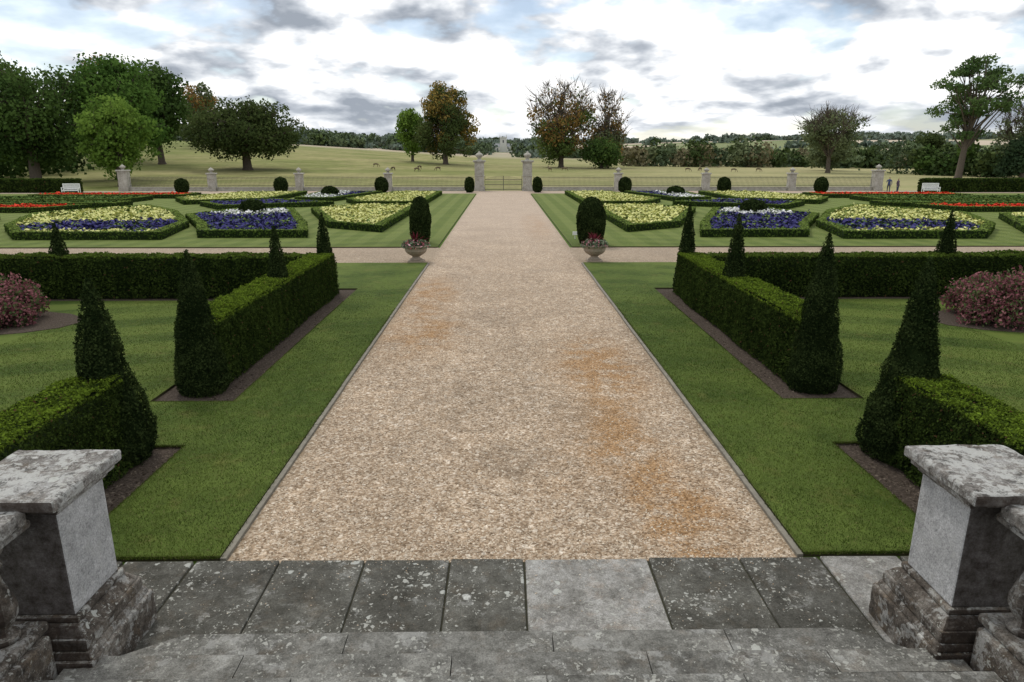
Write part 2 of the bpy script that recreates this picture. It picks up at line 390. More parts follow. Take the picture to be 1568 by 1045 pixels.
for s in (-1,1):
    X=[3.0,4.6,6.0,9.6,13.6,60]; Yv=[2.0,6.2,9.0,10.8,14.0,17.2,19.1,20.9,26.2]
    holes=[(4.6,6.0,2.0,9.0),(4.6,6.0,10.8,20.9),(6.0,60,19.1,20.9),(3.0,4.6,2.0,6.2)]
    if s<0: X=[-x for x in X[::-1]]; holes=[(-h[1],-h[0],h[2],h[3]) for h in holes]
    gridslab('lawn',X,Yv,holes,LZ,[M_LAWN,M_LAWNSIDE])
    a,b_=mx(s,3.05,62); gridslab('parterre_lawn',[a,b_],[31.0,77.0],[],LZ,[M_LAWN,M_LAWNSIDE])
    mb=MB()
    for (x0,x1,y0,y1) in ((4.55,6.05,1.9,9.05),(4.55,6.05,10.75,20.95),(6.05,60,19.05,20.95)):
        a,b_=mx(s,x0,x1); mb.poly([(a,y0,0.012),(b_,y0,0.012),(b_,y1,0.012),(a,y1,0.012)],[(0,1,2,3)])
    mb.build('soil_bed',[M_SOIL])
    mb=MB(); y=6.18
    while y<26.1:
        a,b_=mx(s,2.93,2.995); y2=min(y+1.8,26.2); jx_=random.uniform(-.006,.006); mb.box(a+jx_,b_+jx_,y,y2-0.006,0,0.05+random.uniform(-.008,.004)); y=y2
    mb.build('path_edging',[M_EDGE],bevel=0.006)
mb=MB()
mb.poly([(-2.95,6.0,0.006),(2.95,6.0,0.006),(2.95,84.5,0.006),(-2.95,84.5,0.006)],[(0,1,2,3)])
mb.build('gravel_path',[M_GRAVEL])
for s in (-1,1):
    a,b_=mx(s,2.95,62)
    mb=MB(); mb.poly([(a,26.2,0.006),(b_,26.2,0.006),(b_,31,0.006),(a,31,0.006)],[(0,1,2,3)])
    mb.poly([(a,77.0,0.006),(b_,77.0,0.006),(b_,83.6,0.006),(a,83.6,0.006)],[(0,1,2,3)])
    mb.build('gravel_cross_path',[M_GRAVEL])

def pebbles(name,px,py,pz,s_,ca_,cb_):
    n=len(px); r=RNG
    P=np.stack([px,py,pz],1)
    base=np.array([(1,0,0),(0,1,0),(-1,0,0),(0,-1,0),(0,0,0.7),(0,0,-0.3)],float)
    ang=r.random(n)*6.28; ca,sa=np.cos(ang),np.sin(ang)
    Vp=np.zeros((n,6,3))
    for k in range(6):
        bx,by,bz=base[k]; Vp[:,k,0]=(bx*ca-by*sa*0.7)*s_; Vp[:,k,1]=(bx*sa+by*ca*0.7)*s_; Vp[:,k,2]=bz*s_
    Vp+=P[:,None,:]
    f0=np.array([(0,1,4),(1,2,4),(2,3,4),(3,0,4)])
    Fp=(np.arange(n)[:,None,None]*6+f0[None]).reshape(-1,3)
    Cc=lerp(ca_,cb_,r.random(n)**1.2)
    np_mesh(name,Vp.reshape(-1,3),Fp,[M_FLOW],np.repeat(Cc,6,axis=0))
n=16000; r=RNG
pebbles('loose_pebbles',r.uniform(-2.9,2.9,n),6.15+(r.random(n)**1.8)*9,np.full(n,0.008),0.006+0.012*r.random(n)**2,(0.22,0.15,0.09),(0.72,0.63,0.5))
n=420
pebbles('scattered_grit',r.uniform(-3,3,n),6.12-(r.random(n)**2.5)*1.0,np.full(n,0.038),0.004+0.007*r.random(n)**2,(0.30,0.22,0.15),(0.7,0.62,0.5))
n=3500
sgn=np.where(r.random(n)<.5,-1,1)
pebbles('soil_clods',sgn*r.uniform(4.60,5.1,n),6.3+r.random(n)**1.5*14,np.full(n,0.014),0.008+0.02*r.random(n)**2,(0.035,0.027,0.02),(0.17,0.14,0.11))

def blades(name,rects,n,hh,seed):
    r=np.random.default_rng(seed); P=[]
    areas=np.array([(b-a)*math.log(d/c) for a,b,c,d in rects]); areas/=areas.sum()
    for (a,b,c,d),w in zip(rects,areas):
        m=int(n*w); y=c*np.exp(r.random(m)*np.log(d/c))
        k=r.random(m)<np.clip((22-y)/9,0,1); y=y[k]; m=len(y)
        P.append(np.stack([r.uniform(a,b,m),y,np.full(m,LZ-0.004)],1))
    sg=1 if rects[0][0]>0 else -1
    def fringe(x0,y0,x1,y1,m):
        u=r.random(m); P.append(np.stack([sg*(x0+(x1-x0)*u)+r.normal(size=m)*.012,y0+(y1-y0)*u+r.normal(size=m)*.012,np.full(m,LZ-0.015)],1))
    fringe(3.02,6.2,4.6,6.2,3500); fringe(3.01,6.2,3.01,18,6000); fringe(4.6,6.2,4.6,9,2500); fringe(4.6,9,6,9,1800); fringe(4.6,10.8,6,10.8,1500); fringe(4.6,10.8,4.6,19,3500)
    P=np.concatenate(P); m=len(P)
    t=r.normal(size=(m,3)); t[:,2]=0; t=unit(t); w=(0.0028+0.0018*P[:,1]/8)[:,None]
    lean=r.normal(size=(m,3))*0.45; lean[:,2]=1
    tip=P+lean*(hh*(0.5+0.8*r.random(m)))[:,None]
    V=np.stack([P-t*w,P+t*w,tip],1).reshape(-1,3)
    C=lerp((0.032,0.058,0.010),(0.118,0.158,0.030),np.clip(r.random(m)*0.8+0.18*wob(P,1.5,3)+0.15*wob(P,6,4),0,1))
    k=r.random(m)<0.08; C[k]=(0.24,0.21,0.10)
    np_mesh(name,V,np.arange(3*m).reshape(m,3),[M_LEAF],np.repeat(C,3,axis=0))
for s in (-1,1):
    R=[(3.0,4.6,6.2,22),(4.6,6.0,9.0,10.8),(6.0,11,8.5,19)]
    R=[(a,b,c,d) if s>0 else (-b,-a,c,d) for a,b,c,d in R]
    blades('grass_blades',R,130000,0.024,5+s)

# ------------------------------------------------------------------ hedges
for s in (-1,1):
    a,b_=mx(s,5.08,5.76)
    hedge('clipped_yew_hedge',a,b_,2.6,8.5,1.22,4200,0.018,20+s)
    hedge('clipped_yew_hedge',a,b_,11.5,20.2,1.25,3300,0.0215,30+s)
    a,b_=mx(s,5.78,36)
    hedge('clipped_yew_hedge',a,b_,19.55,20.3,1.22,900,0.036,40+s,topc=(0.10,0.15,0.025))
    ht=2.5 if s<0 else 2.76
    def ob(x,y,h,w,seed,d=4200,l=0.018,flare=False):
        if flare: prof=[(w*0.85,0.03),(w*1.0,0.25),(w*0.93,h*0.22),(w*0.74,h*0.36),(w*0.56,h*0.50),(w*0.43,h*0.66),(w*0.28,h*0.82),(w*0.14,h*0.93),(0.012,h)]
        else: prof=[(w*0.88,0.03),(w*1.0,0.22),(w*0.88,h*0.25),(w*0.72,h*0.43),(w*0.54,h*0.62),(w*0.36,h*0.78),(w*0.19,h*0.91),(0.012,h)]
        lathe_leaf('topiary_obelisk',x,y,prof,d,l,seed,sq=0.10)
    ob(s*5.36,8.62,ht,0.50,51+s,flare=True); ob(s*5.38,11.45,ht,0.42,54+s)
    ob(s*5.40,16.0,ht-0.05,0.35,57+s,2200,0.024); ob(s*5.40,20.3,ht-0.08,0.33,60+s,1700,0.028)
    ob(s*13.0,20.0,2.15 if s<0 else 2.5,0.36,63+s,1700,0.028)
    ob(s*21.0,20.0,2.3,0.40,66+s,900,0.045)
    w=0.5 if s<0 else 0.66
    prof=[(0.15,0.03),(w*0.7,0.1),(w*0.88,0.4),(w,1.0),(w*0.97,1.4),(w*0.8,1.8),(w*0.5,2.08),(w*0.2,2.18),(0.02,2.2)]
    lathe_leaf('egg_topiary',s*3.98,32.6 if s<0 else 31.9,prof,1500,0.033,70+s)
    for x in (3.9,13.9,25.2,36.2):
        w=0.55 if x<5 else 0.75; h=1.75
        if s<0 and x>30: h=1.6
        prof=[(w*0.5,0.03),(w*0.9,0.3),(w,0.8),(w*0.93,1.2),(w*0.65,h*0.9),(0.05,h)]
        lathe_leaf('rounded_topiary',s*x,80.3-abs(x)*0.03,prof,300,0.08,int(80+x)+s)
    a,b_=mx(s,48.5,90); hedge('boundary_hedge',a,b_,80,81.2,1.5,90,0.12,90+s,topc=(0.06,0.10,0.02))

def shrub(name,x,y,r,h,n,ca,cb,seed,leaf=0.05):
    rng=np.random.default_rng(seed); P=[];N=[]
    for k in range(38):
        a=rng.random()*6.28; q=rng.random()**0.5*r*0.85
        cx,cy=x+q*math.cos(a),y+q*math.sin(a); cr=0.34*(0.6+0.7*rng.random()); top=(h-cr*0.8)*(1-0.7*(q/r)**2); cz=max(0.22,top*(0.30+0.7*rng.random()))
        d=unit(rng.normal(size=(n//38,3))); P.append(np.array([cx,cy,cz])+d*cr*(0.5+0.7*rng.random((len(d),1)))); N.append(d)
    P=np.concatenate(P);N=np.concatenate(N); k=P[:,2]>0.05; P=P[k];N=N[k]
    C=lerp(ca,cb,rng.random(len(P))**1.1)
    g=rng.random(len(P))<0.36; C[g]=lerp((0.05,0.08,0.03),(0.14,0.17,0.07),rng.random(g.sum()))
    return leafy_object(name,P,N,boxv(x-r*.15,x+r*.15,y-r*.15,y+r*.15,0,h*.3),BOXF,leaf,C,0.5)
for s in (-1,1):
    shrub('purple_barberry_shrub',s*(12.6 if s<0 else 12.2),16.5,1.3,1.5 if s>0 else 1.3,15000,(0.11,0.035,0.042),(0.40,0.18,0.19),100+s,0.040)
    shrub('purple_barberry_shrub',s*14.5,17.0,1.5,1.65,11000,(0.11,0.035,0.042),(0.38,0.17,0.18),103+s,0.043)
    mb=MB(); mb.prism([(s*(13.1+2.6*math.cos(t*0.39)),16.4+1.4*math.sin(t*0.39)) for t in range(16)],LZ,LZ+0.012); mb.build('soil_bed',[M_SOIL])

# ------------------------------------------------------------------ parterre
def inset(p,d):
    n=len(p); ar=sum(p[i][0]*p[(i+1)%n][1]-p[(i+1)%n][0]*p[i][1] for i in range(n))
    if ar<0: p=p[::-1]
    out=[]
    for i in range(n):
        a=np.array(p[i-1]);b=np.array(p[i]);c=np.array(p[(i+1)%n])
        e1=(b-a)/np.linalg.norm(b-a);e2=(c-b)/np.linalg.norm(c-b)
        n1=np.array([-e1[1],e1[0]]);n2=np.array([-e2[1],e2[0]])
        m=n1+n2; m=m/np.dot(m,m)*2
        out.append(tuple(b+m*d))
    return p,out
def inpoly(px,py,p):
    c=np.zeros(len(px),bool); n=len(p)
    for i in range(n):
        x0,y0=p[i];x1,y1=p[i-1]
        k=((y0>py)!=(y1>py))&(px<(x1-x0)*(py-y0)/(y1-y0+1e-9)+x0); c^=k
    return c
plainG=plain('bedding_green',(0.07,0.11,0.03),0.9,0.4,8)
YEL=((0.42,0.44,0.13),(0.74,0.72,0.33)); BLU=((0.028,0.027,0.085),(0.085,0.08,0.22)); WHT=((0.6,0.6,0.58),(0.85,0.85,0.83)); RED=((0.5,0.025,0.02),(0.75,0.09,0.05)); GRN=((0.05,0.09,0.025),(0.11,0.17,0.05))
def bed(poly,colfn,s,seed,h=0.42,w=0.5,gfrac=0.30,dens=85):
    rng=np.random.default_rng(seed)
    poly=[(s*x,y) for x,y in poly]
    o,i=inset(poly,w); n=len(o); root=empty('parterre_bed')
    V=[];F=[];P=[];N=[]
    for k in range(n):
        a,b=o[k],o[(k+1)%n]; c,d=i[k],i[(k+1)%n]; m=len(V)
        V+=[(a[0],a[1],LZ),(b[0],b[1],LZ),(b[0],b[1],h),(a[0],a[1],h),(c[0],c[1],h),(d[0],d[1],h),(c[0],c[1],LZ),(d[0],d[1],LZ)]
        F+=[(m,m+1,m+2,m+3),(m+3,m+2,m+5,m+4),(m+4,m+5,m+7,m+6)]
        L=math.dist(a,b); q=int(L*h*130); u=rng.random(q);v=rng.random(q)
        ex,ey=(b[0]-a[0])/L,(b[1]-a[1])/L
        P.append(np.stack([a[0]+(b[0]-a[0])*u,a[1]+(b[1]-a[1])*u,LZ+v*(h-LZ)],1)); N.append(np.tile((ey,-ex,0.0),(q,1)))
        q=int(L*w*190); u=rng.random(q);v=rng.random(q)
        e=np.array(a)[None]*(1-u)[:,None]+np.array(b)[None]*u[:,None]; g=np.array(c)[None]*(1-u)[:,None]+np.array(d)[None]*u[:,None]
        e=e*(1-v)[:,None]+g*v[:,None]
        P.append(np.concatenate([e,np.full((q,1),h)],1)); N.append(np.tile((0,0,1.0),(q,1)))
    P=np.concatenate(P);N=np.concatenate(N); P+=rng.normal(size=P.shape)*0.018
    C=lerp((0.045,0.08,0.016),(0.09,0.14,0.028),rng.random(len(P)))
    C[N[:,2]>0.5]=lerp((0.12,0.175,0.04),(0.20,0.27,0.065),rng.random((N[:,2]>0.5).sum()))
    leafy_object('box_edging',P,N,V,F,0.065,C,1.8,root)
    if colfn is None: return
    X=[p[0] for p in i];Y=[p[1] for p in i]
    q=int((max(X)-min(X))*(max(Y)-min(Y))*dens)
    px=rng.uniform(min(X),max(X),q);py=rng.uniform(min(Y),max(Y),q)
    k=inpoly(px,py,i); px,py=px[k],py[k]; q=len(px)
    jit=rng.normal(size=q)*0.3
    kinds=colfn(np.abs(px)+jit,py+jit)
    Z=0.36+0.05*rng.normal(size=q)+0.06*wob(np.stack([px,py,py],1),2.5,seed)
    Cc=np.zeros((q,3))
    for key,(ca,cb) in {'y':YEL,'b':BLU,'w':WHT,'r':RED,'g':GRN}.items():
        m=kinds==key; Cc[m]=lerp(ca,cb,rng.random(m.sum()))
    gp=gfrac*(1+0.8*wob(np.stack([px,py,py*0],1),1.6,seed+9))
    g=rng.random(q)<gp; Cc[g]=lerp((0.08,0.14,0.04),(0.18,0.24,0.07),rng.random(g.sum())); Z[g]-=0.04
    Pp=np.stack([px,py,Z],1)
    Vq,Fq=leafq(Pp,np.tile((0,0,1.0),(q,1)),0.10,1.3,0.8,rng)
    np_mesh('bedding_flowers',Vq,Fq,[M_FLOW],np.repeat(Cc,4,axis=0),parent=root)
    mb=MB(); mb.prism(i,LZ,0.27); mb.build('bedding_foliage',[plainG],parent=root)
def const(ch): return lambda x,y: np.full(len(x),ch)
def cB(x,y):
    k=np.full(len(x),'b'); k[(((x-17.2)/2.6)**2+((y-47.3)/2.3)**2)<1]='w'; return k
def cC(x,y):
    k=np.full(len(x),'y'); k[(y<41.0-0.25*np.abs(x-21))&(x<26)&(x>17.8)&(y>35.2)]='b'; return k
def cK(x,y):
    k=np.full(len(x),'y'); k[(y<42)]='g'; return k
def cE(x,y):
    k=np.full(len(x),'b'); k[(np.abs(x-17.5)<1.5)]='w'; return k
for s in (-1,1):
    bed([(6.6,37),(6.6,54.5),(11.5,54.5),(14,50.5),(10.1,39.5)],const('y'),s,200+s,gfrac=0.2)
    bed([(9.9,34.6),(15.4,34.6),(16.8,38),(20.6,45),(19.0,50.5),(15.3,50.5),(11.2,39.2)],cB,s,203+s)
    bed([(16.8,33.8),(24.0,33.8),(27.3,38),(31,46),(27.5,54),(22.5,48),(18.2,40)],cC,s,206+s)
    bed([(26.2,33.6),(36,33.6),(40,38),(38,46),(32.5,45)],cK,s,209+s)
    bed([(14,57.5),(21.5,52.8),(25,57.5),(20,61.5)],const('b'),s,212+s)
    bed([(6.6,57.5),(12,57.5),(14,62),(11.5,75),(6.6,75)],const('y'),s,215+s,gfrac=0.2)
    bed([(15.5,63),(19,63.5),(19.5,75),(13.0,75)],cE,s,218+s)
    bed([(21,62.5),(27,59),(30,64),(27.5,74),(21,75)],const('y'),s,221+s,gfrac=0.2)
    bed([(33.5,50.5),(47,50.5),(47,54.2),(32,54.2)],const('r'),s,224+s,gfrac=0.15)
    bed([(31,55.6),(46,55.6),(46,59),(31,58.5)],const('g'),s,225+s)
    bed([(33,60.5),(50,60.5),(50,66),(33,66)],const('g'),s,227+s)
    bed([(31,68),(46,68),(46,72),(31,72)],const('r') ,s,230+s,gfrac=0.15)
    bed([(40,40),(50,40),(50,47),(42,47)],const('g'),s,233+s)
    prof=[(0.5,0.05),(0.85,0.35),(0.85,0.7),(0.6,1.0),(0.05,1.12)]
    lathe_leaf('dome_topiary',s*17.2,47.6,prof,350,0.08,240+s)
    lathe_leaf('dome_topiary',s*17.2,69.5,prof,250,0.1,243+s)

# ------------------------------------------------------------------ paving and steps
mb=MB()
jx=[-4.6,-3.95,-3.23,-2.37,-1.51,-0.65,0.10,1.37,2.31,3.13,3.95,4.6]
tones=[0.8,0.9,0.85,0.95,0.85,0.95,2.5,0.95,0.75,2.3,1.0]
for i in range(len(jx)-1):
    g=0.010; t=tones[i]; cb_=1.06 if t>2 else 0.98
    zt=0.035+random.uniform(-.004,.006); x0,x1=jx[i]+g,jx[i+1]-g; y1=6.15
    J=lambda:random.uniform(-.010,.006)
    pts=[(x0-0.005,4.5),(x1+0.005,4.5),(x1+J(),y1+J()),(x0-J(),y1+J())]
    mb.prism(pts,-0.05,zt,0,(t,t,t*cb_))
mb.build('paving_slabs',[M_PAVE],bevel=0.014,col=True)
mb=MB(); mb.box(-4.6,4.6,4.4,6.12,-0.05,0.015); mb.build('paving_bedding',[plain('mossy_joint',(0.035,0.034,0.02),0.95,0.5,25)])
mb=MB()
def tread(y_front,z,w,ch,joints):
    xsj=[-w]+joints+[w]
    for i in range(len(xsj)-1):
        x0,x1=xsj[i]+0.004,xsj[i+1]-0.004; y0=y_front-0.62; t=random.uniform(0.8,1.15)
        j1,j2=random.uniform(-.006,.006),random.uniform(-.006,.006)
        if i==0: pts=[(x0,y0),(x1,y0),(x1,y_front+j1),(x0+ch,y_front+j2),(x0,y_front-ch*0.6)]
        elif i==len(xsj)-2: pts=[(x0,y0),(x1,y0),(x1,y_front-ch*0.6),(x1-ch,y_front+j1),(x0,y_front+j2)]
        else: pts=[(x0,y0),(x1,y0),(x1,y_front+j1),(x0,y_front+j2)]
        mb.prism(pts,z-0.13,z+random.uniform(-.002,.002),0,(t,t,t))
tread(4.90,0.15,3.18,0.42,[-1.4,0.3,1.75])
tread(4.47,0.30,3.40,0.10,[-2.1,-0.5,1.0,2.4])
yf,z=4.05,0.45
k=0
while yf>0.9:
    tread(yf,z,3.40,0.0,[-1.6+0.2*(k%3),0.2,1.6]); yf-=0.42; z+=0.15; k+=1
mb.build('stone_steps',[M_STEP],bevel=0.018,col=True)
mb=MB()
mb.box(-3.2,3.2,0,4.8,-0.05,0.018); mb.box(-3.3,3.3,0,4.40,0.0,0.168,0); mb.box(-3.3,3.3,0,3.98,0.0,0.318)
mb.build('step_foundation',[M_BAL])

for s in (-1,1):
    root=empty('stone_pier')
    cx=s*3.65
    mb=MB(); mb.box(cx-.30,cx+.30,4.50,5.10,0.64,1.50); mb.build('pier_shaft',[M_PIER],root,bevel=0.014)
    mb=MB()
    mb.box(cx-.33,cx+.33,4.47,5.13,1.50,1.54); mb.box(cx-.37,cx+.37,4.42,5.17,1.54,1.60)
    wear(mb.build('cap_moulding',[M_CAP],root,bevel=0.010),0.010)
    mb=MB(); mb.box(cx-.42,cx+.42,4.31,5.21,1.595,1.69)
    wear(mb.build('pier_cap',[M_CAP],root,bevel=0.022),0.020)
    mb=MB()
    mb.box(cx-.47,cx+.47,4.34,5.27,0.0,0.34); mb.box(cx-.45,cx+.45,4.36,5.25,0.335,0.40,t=0.02)
    mb.box(cx-.42,cx+.42,4.39,5.22,0.395,0.50,t=0.0); mb.box(cx-.41,cx+.41,4.40,5.21,0.495,0.59,t=0.07); mb.box(cx-.335,cx+.335,4.47,5.14,0.585,0.64)
    wear(mb.build('pier_plinth',[M_BAL],root,bevel=0.018),0.022)
    root=empty('stone_balustrade')
    mb=MB(); mb.box(cx-.20,cx+.20,1.0,4.36,1.50,1.62); mb.box(cx-.16,cx+.16,1.0,4.44,1.43,1.50); mb.build('handrail',[M_CAP],root,bevel=0.025)
    mb=MB(); mb.box(cx-.21,cx+.21,1.0,4.34,0.0,0.60); mb.box(cx-.17,cx+.17,1.0,4.40,0.60,0.68); mb.build('balustrade_base',[M_BAL],root,bevel=0.025)
    mb=MB()
    prof=[(0.10,0.68),(0.10,0.72),(0.065,0.735),(0.055,0.77),(0.085,0.82),(0.115,0.88),(0.118,0.95),(0.095,1.04),(0.062,1.13),(0.05,1.20),(0.055,1.25),(0.078,1.265),(0.078,1.285),(0.055,1.30),(0.06,1.33),(0.09,1.36),(0.10,1.38),(0.10,1.43)]
    y=4.18
    while y>1.1: mb.lathe(cx,y,prof,18); y-=0.31
    mb.build('balusters',[M_BAL],root,smooth=True)
# ------------------------------------------------------------------ urn planters
for s in (-1,1):
    x,y=s*3.50,26.75
    root=empty('urn_planter')
    mb=MB(); mb.box(x-.30,x+.30,y-.30,y+.30,0.006,0.08)
    mb.lathe(x,y,[(0.24,0.08),(0.25,0.12),(0.16,0.17),(0.14,0.22),(0.22,0.27),(0.34,0.34),(0.42,0.44),(0.44,0.54),(0.48,0.60),(0.50,0.62),(0.50,0.66),(0.44,0.66),(0.42,0.60)],20)
    mb.build('urn_bowl',[M_TERRA],root,bevel=0.008)
    rng=np.random.default_rng(300+s); n=1500
    d=unit(rng.normal(size=(n,3))); P=np.array([x,y,0.66])+d*np.array([0.50,0.50,0.22])*(0.6+0.5*rng.random((n,1))); P[:,2]=np.maximum(P[:,2],0.60)
    C=lerp((0.05,0.09,0.035),(0.22,0.26,0.18),rng.random(n)); f=rng.random(n)<0.22; C[f]=lerp((0.5,0.10,0.13),(0.75,0.45,0.5),rng.random(f.sum()))
    Vq,Fq=leafq(P,d,0.05,0.5,0.7,rng); np_mesh('bedding_plants',Vq,Fq,[M_FLOW],np.repeat(C,4,axis=0),parent=root)
    V=[];n=46
    for k in range(n):
        a=rng.random()*6.28; e=0.25+1.2*rng.random(); L=0.45+0.25*rng.random(); dx=math.cos(a)*math.cos(e);dy=math.sin(a)*math.cos(e);dz=math.sin(e)
        b0=np.array([x,y,0.66]); t=np.array([-math.sin(a),math.cos(a),0])*0.022
        m_=b0+np.array([dx,dy,dz])*L*0.6; tp=b0+np.array([dx*1.15,dy*1.15,dz*0.85])*L
        V+=[b0-t*0.5,m_-t,tp,m_+t]
    np_mesh('cordyline_leaves',np.array(V),np.arange(4*n).reshape(n,4),[M_FLOW],np.tile((0.13,0.025,0.035),(4*n,1)),parent=root)

# ------------------------------------------------------------------ boundary wall, piers, railings, gate
WY=84.2
PX=[2.87,13.8,24.4,34.8,45.2]
for s in (-1,1):
    for k,x in enumerate(PX):
        x*=s; mb=MB()
        if k==0:
            w=0.55; h=3.3
            mb.box(x-w-.08,x+w+.08,WY-w-.08,WY+w+.08,0,0.5); mb.box(x-w,x+w,WY-w,WY+w,0.5,h)
            mb.box(x-w-.05,x+w+.05,WY-w-.05,WY+w+.05,1.7,1.8)
            mb.box(x-w-.14,x+w+.14,WY-w-.14,WY+w+.14,h,h+.12); mb.box(x-w-.22,x+w+.22,WY-w-.22,WY+w+.22,h+.12,h+.26,t=0.05)
            mb.lathe(x,WY,[(0.35,h+.26),(0.3,h+.34),(0.15,h+.42),(0.22,h+.52),(0.42,h+.72),(0.46,h+.9),(0.34,h+1.02),(0.2,h+1.08),(0.12,h+1.2),(0.05,h+1.32)],12)
            mb.build('gate_pier',[M_FARSTONE],bevel=0.02)
        else:
            w=0.42; h=1.95
            if k==4: h=2.3; w=.5
            mb.box(x-w-.06,x+w+.06,WY-w-.06,WY+w+.06,0,0.45); mb.box(x-w,x+w,WY-w,WY+w,0.45,h)
            mb.box(x-w-.12,x+w+.12,WY-w-.12,WY+w+.12,h,h+.16,t=0.03)
            mb.lathe(x,WY,[(0.25,h+.16),(0.12,h+.22),(0.14,h+.28),(0.32,h+.42),(0.34,h+.55),(0.2,h+.64),(0.1,h+.72),(0.03,h+.82)],12)
            mb.build('boundary_pier',[M_FARSTONE],bevel=0.02)
        if k<len(PX)-1:
            w0=PX[k]+(0.66 if k==0 else .5); w1=PX[k+1]-.58
            a,b_=mx(s,w0,w1)
            mb=MB(); mb.box(a,b_,WY-.2,WY+.2,0,0.38); mb.box(a,b_,WY-.25,WY+.25,0.38,0.46); mb.build('low_stone_wall',[M_FARSTONE])
            mb=MB(); xx=a+.08
            while xx<b_:
                mb.box(xx-.012,xx+.012,WY-.012,WY+.012,0.46,1.62); mb.box(xx-.02,xx+.02,WY-.02,WY+.02,1.62,1.72,t=0.018); xx+=.15
            for z in (0.6,1.5): mb.box(a,b_,WY-.03,WY-.013,z,z+.04)
            mb.build('iron_railing',[M_IRON])
mb=MB(); x=-2.2
while x<=2.21:
    zt=1.35+0.35*abs(math.cos(x/2.2*math.pi/2))
    mb.box(x-.014,x+.014,WY-.014,WY+.014,0.12,zt); mb.box(x-.022,x+.022,WY-.022,WY+.022,zt,zt+.09,t=0.02); x+=.14
for z in (0.14,0.7,1.3): mb.box(-2.24,2.24,WY-.032,WY-.015,z,z+.05)
for x in (-2.24,-0.03,2.19): mb.box(x,x+.05,WY-.04,WY-.033+.05,0.05,1.75)
mb.build('iron_gate',[M_IRON])

for (x,y,rot) in ((-46.8,76.2,0.15),(47.0,76.2,-0.15)):
    mb=MB(); w=.85
    for q in (-w,w-.07):
        mb.box(q,q+.07,-.28,-.21,0,.66); mb.box(q,q+.07,.21,.28,0,1.12); mb.box(q-.005,q+.075,-.30,.20,.66,.71)
    for k in range(5): mb.box(-w+.072,w-.072,-.27+k*.095,-.20+k*.095,.43,.46)
    mb.box(-w+.072,w-.072,.215,.265,1.04,1.12); mb.box(-w+.072,w-.072,.215,.265,.52,.57)
    for k in range(16): mb.box(-w+.12+k*.1,-w+.18+k*.1,.225,.25,.572,1.038)
    mb.box(-w+.072,w-.072,-.265,-.225,.34,.425)
    o=mb.build('white_garden_bench',[M_WHITE]); o.location=(x,y,LZ); o.rotation_euler=(0,0,rot)
mb=MB(); mb.box(3.35,3.6,33.9,33.93,0.25,0.42); mb.box(3.46,3.49,33.935,33.96,0.0,0.4); mb.build('plant_label_sign',[M_WHITE])

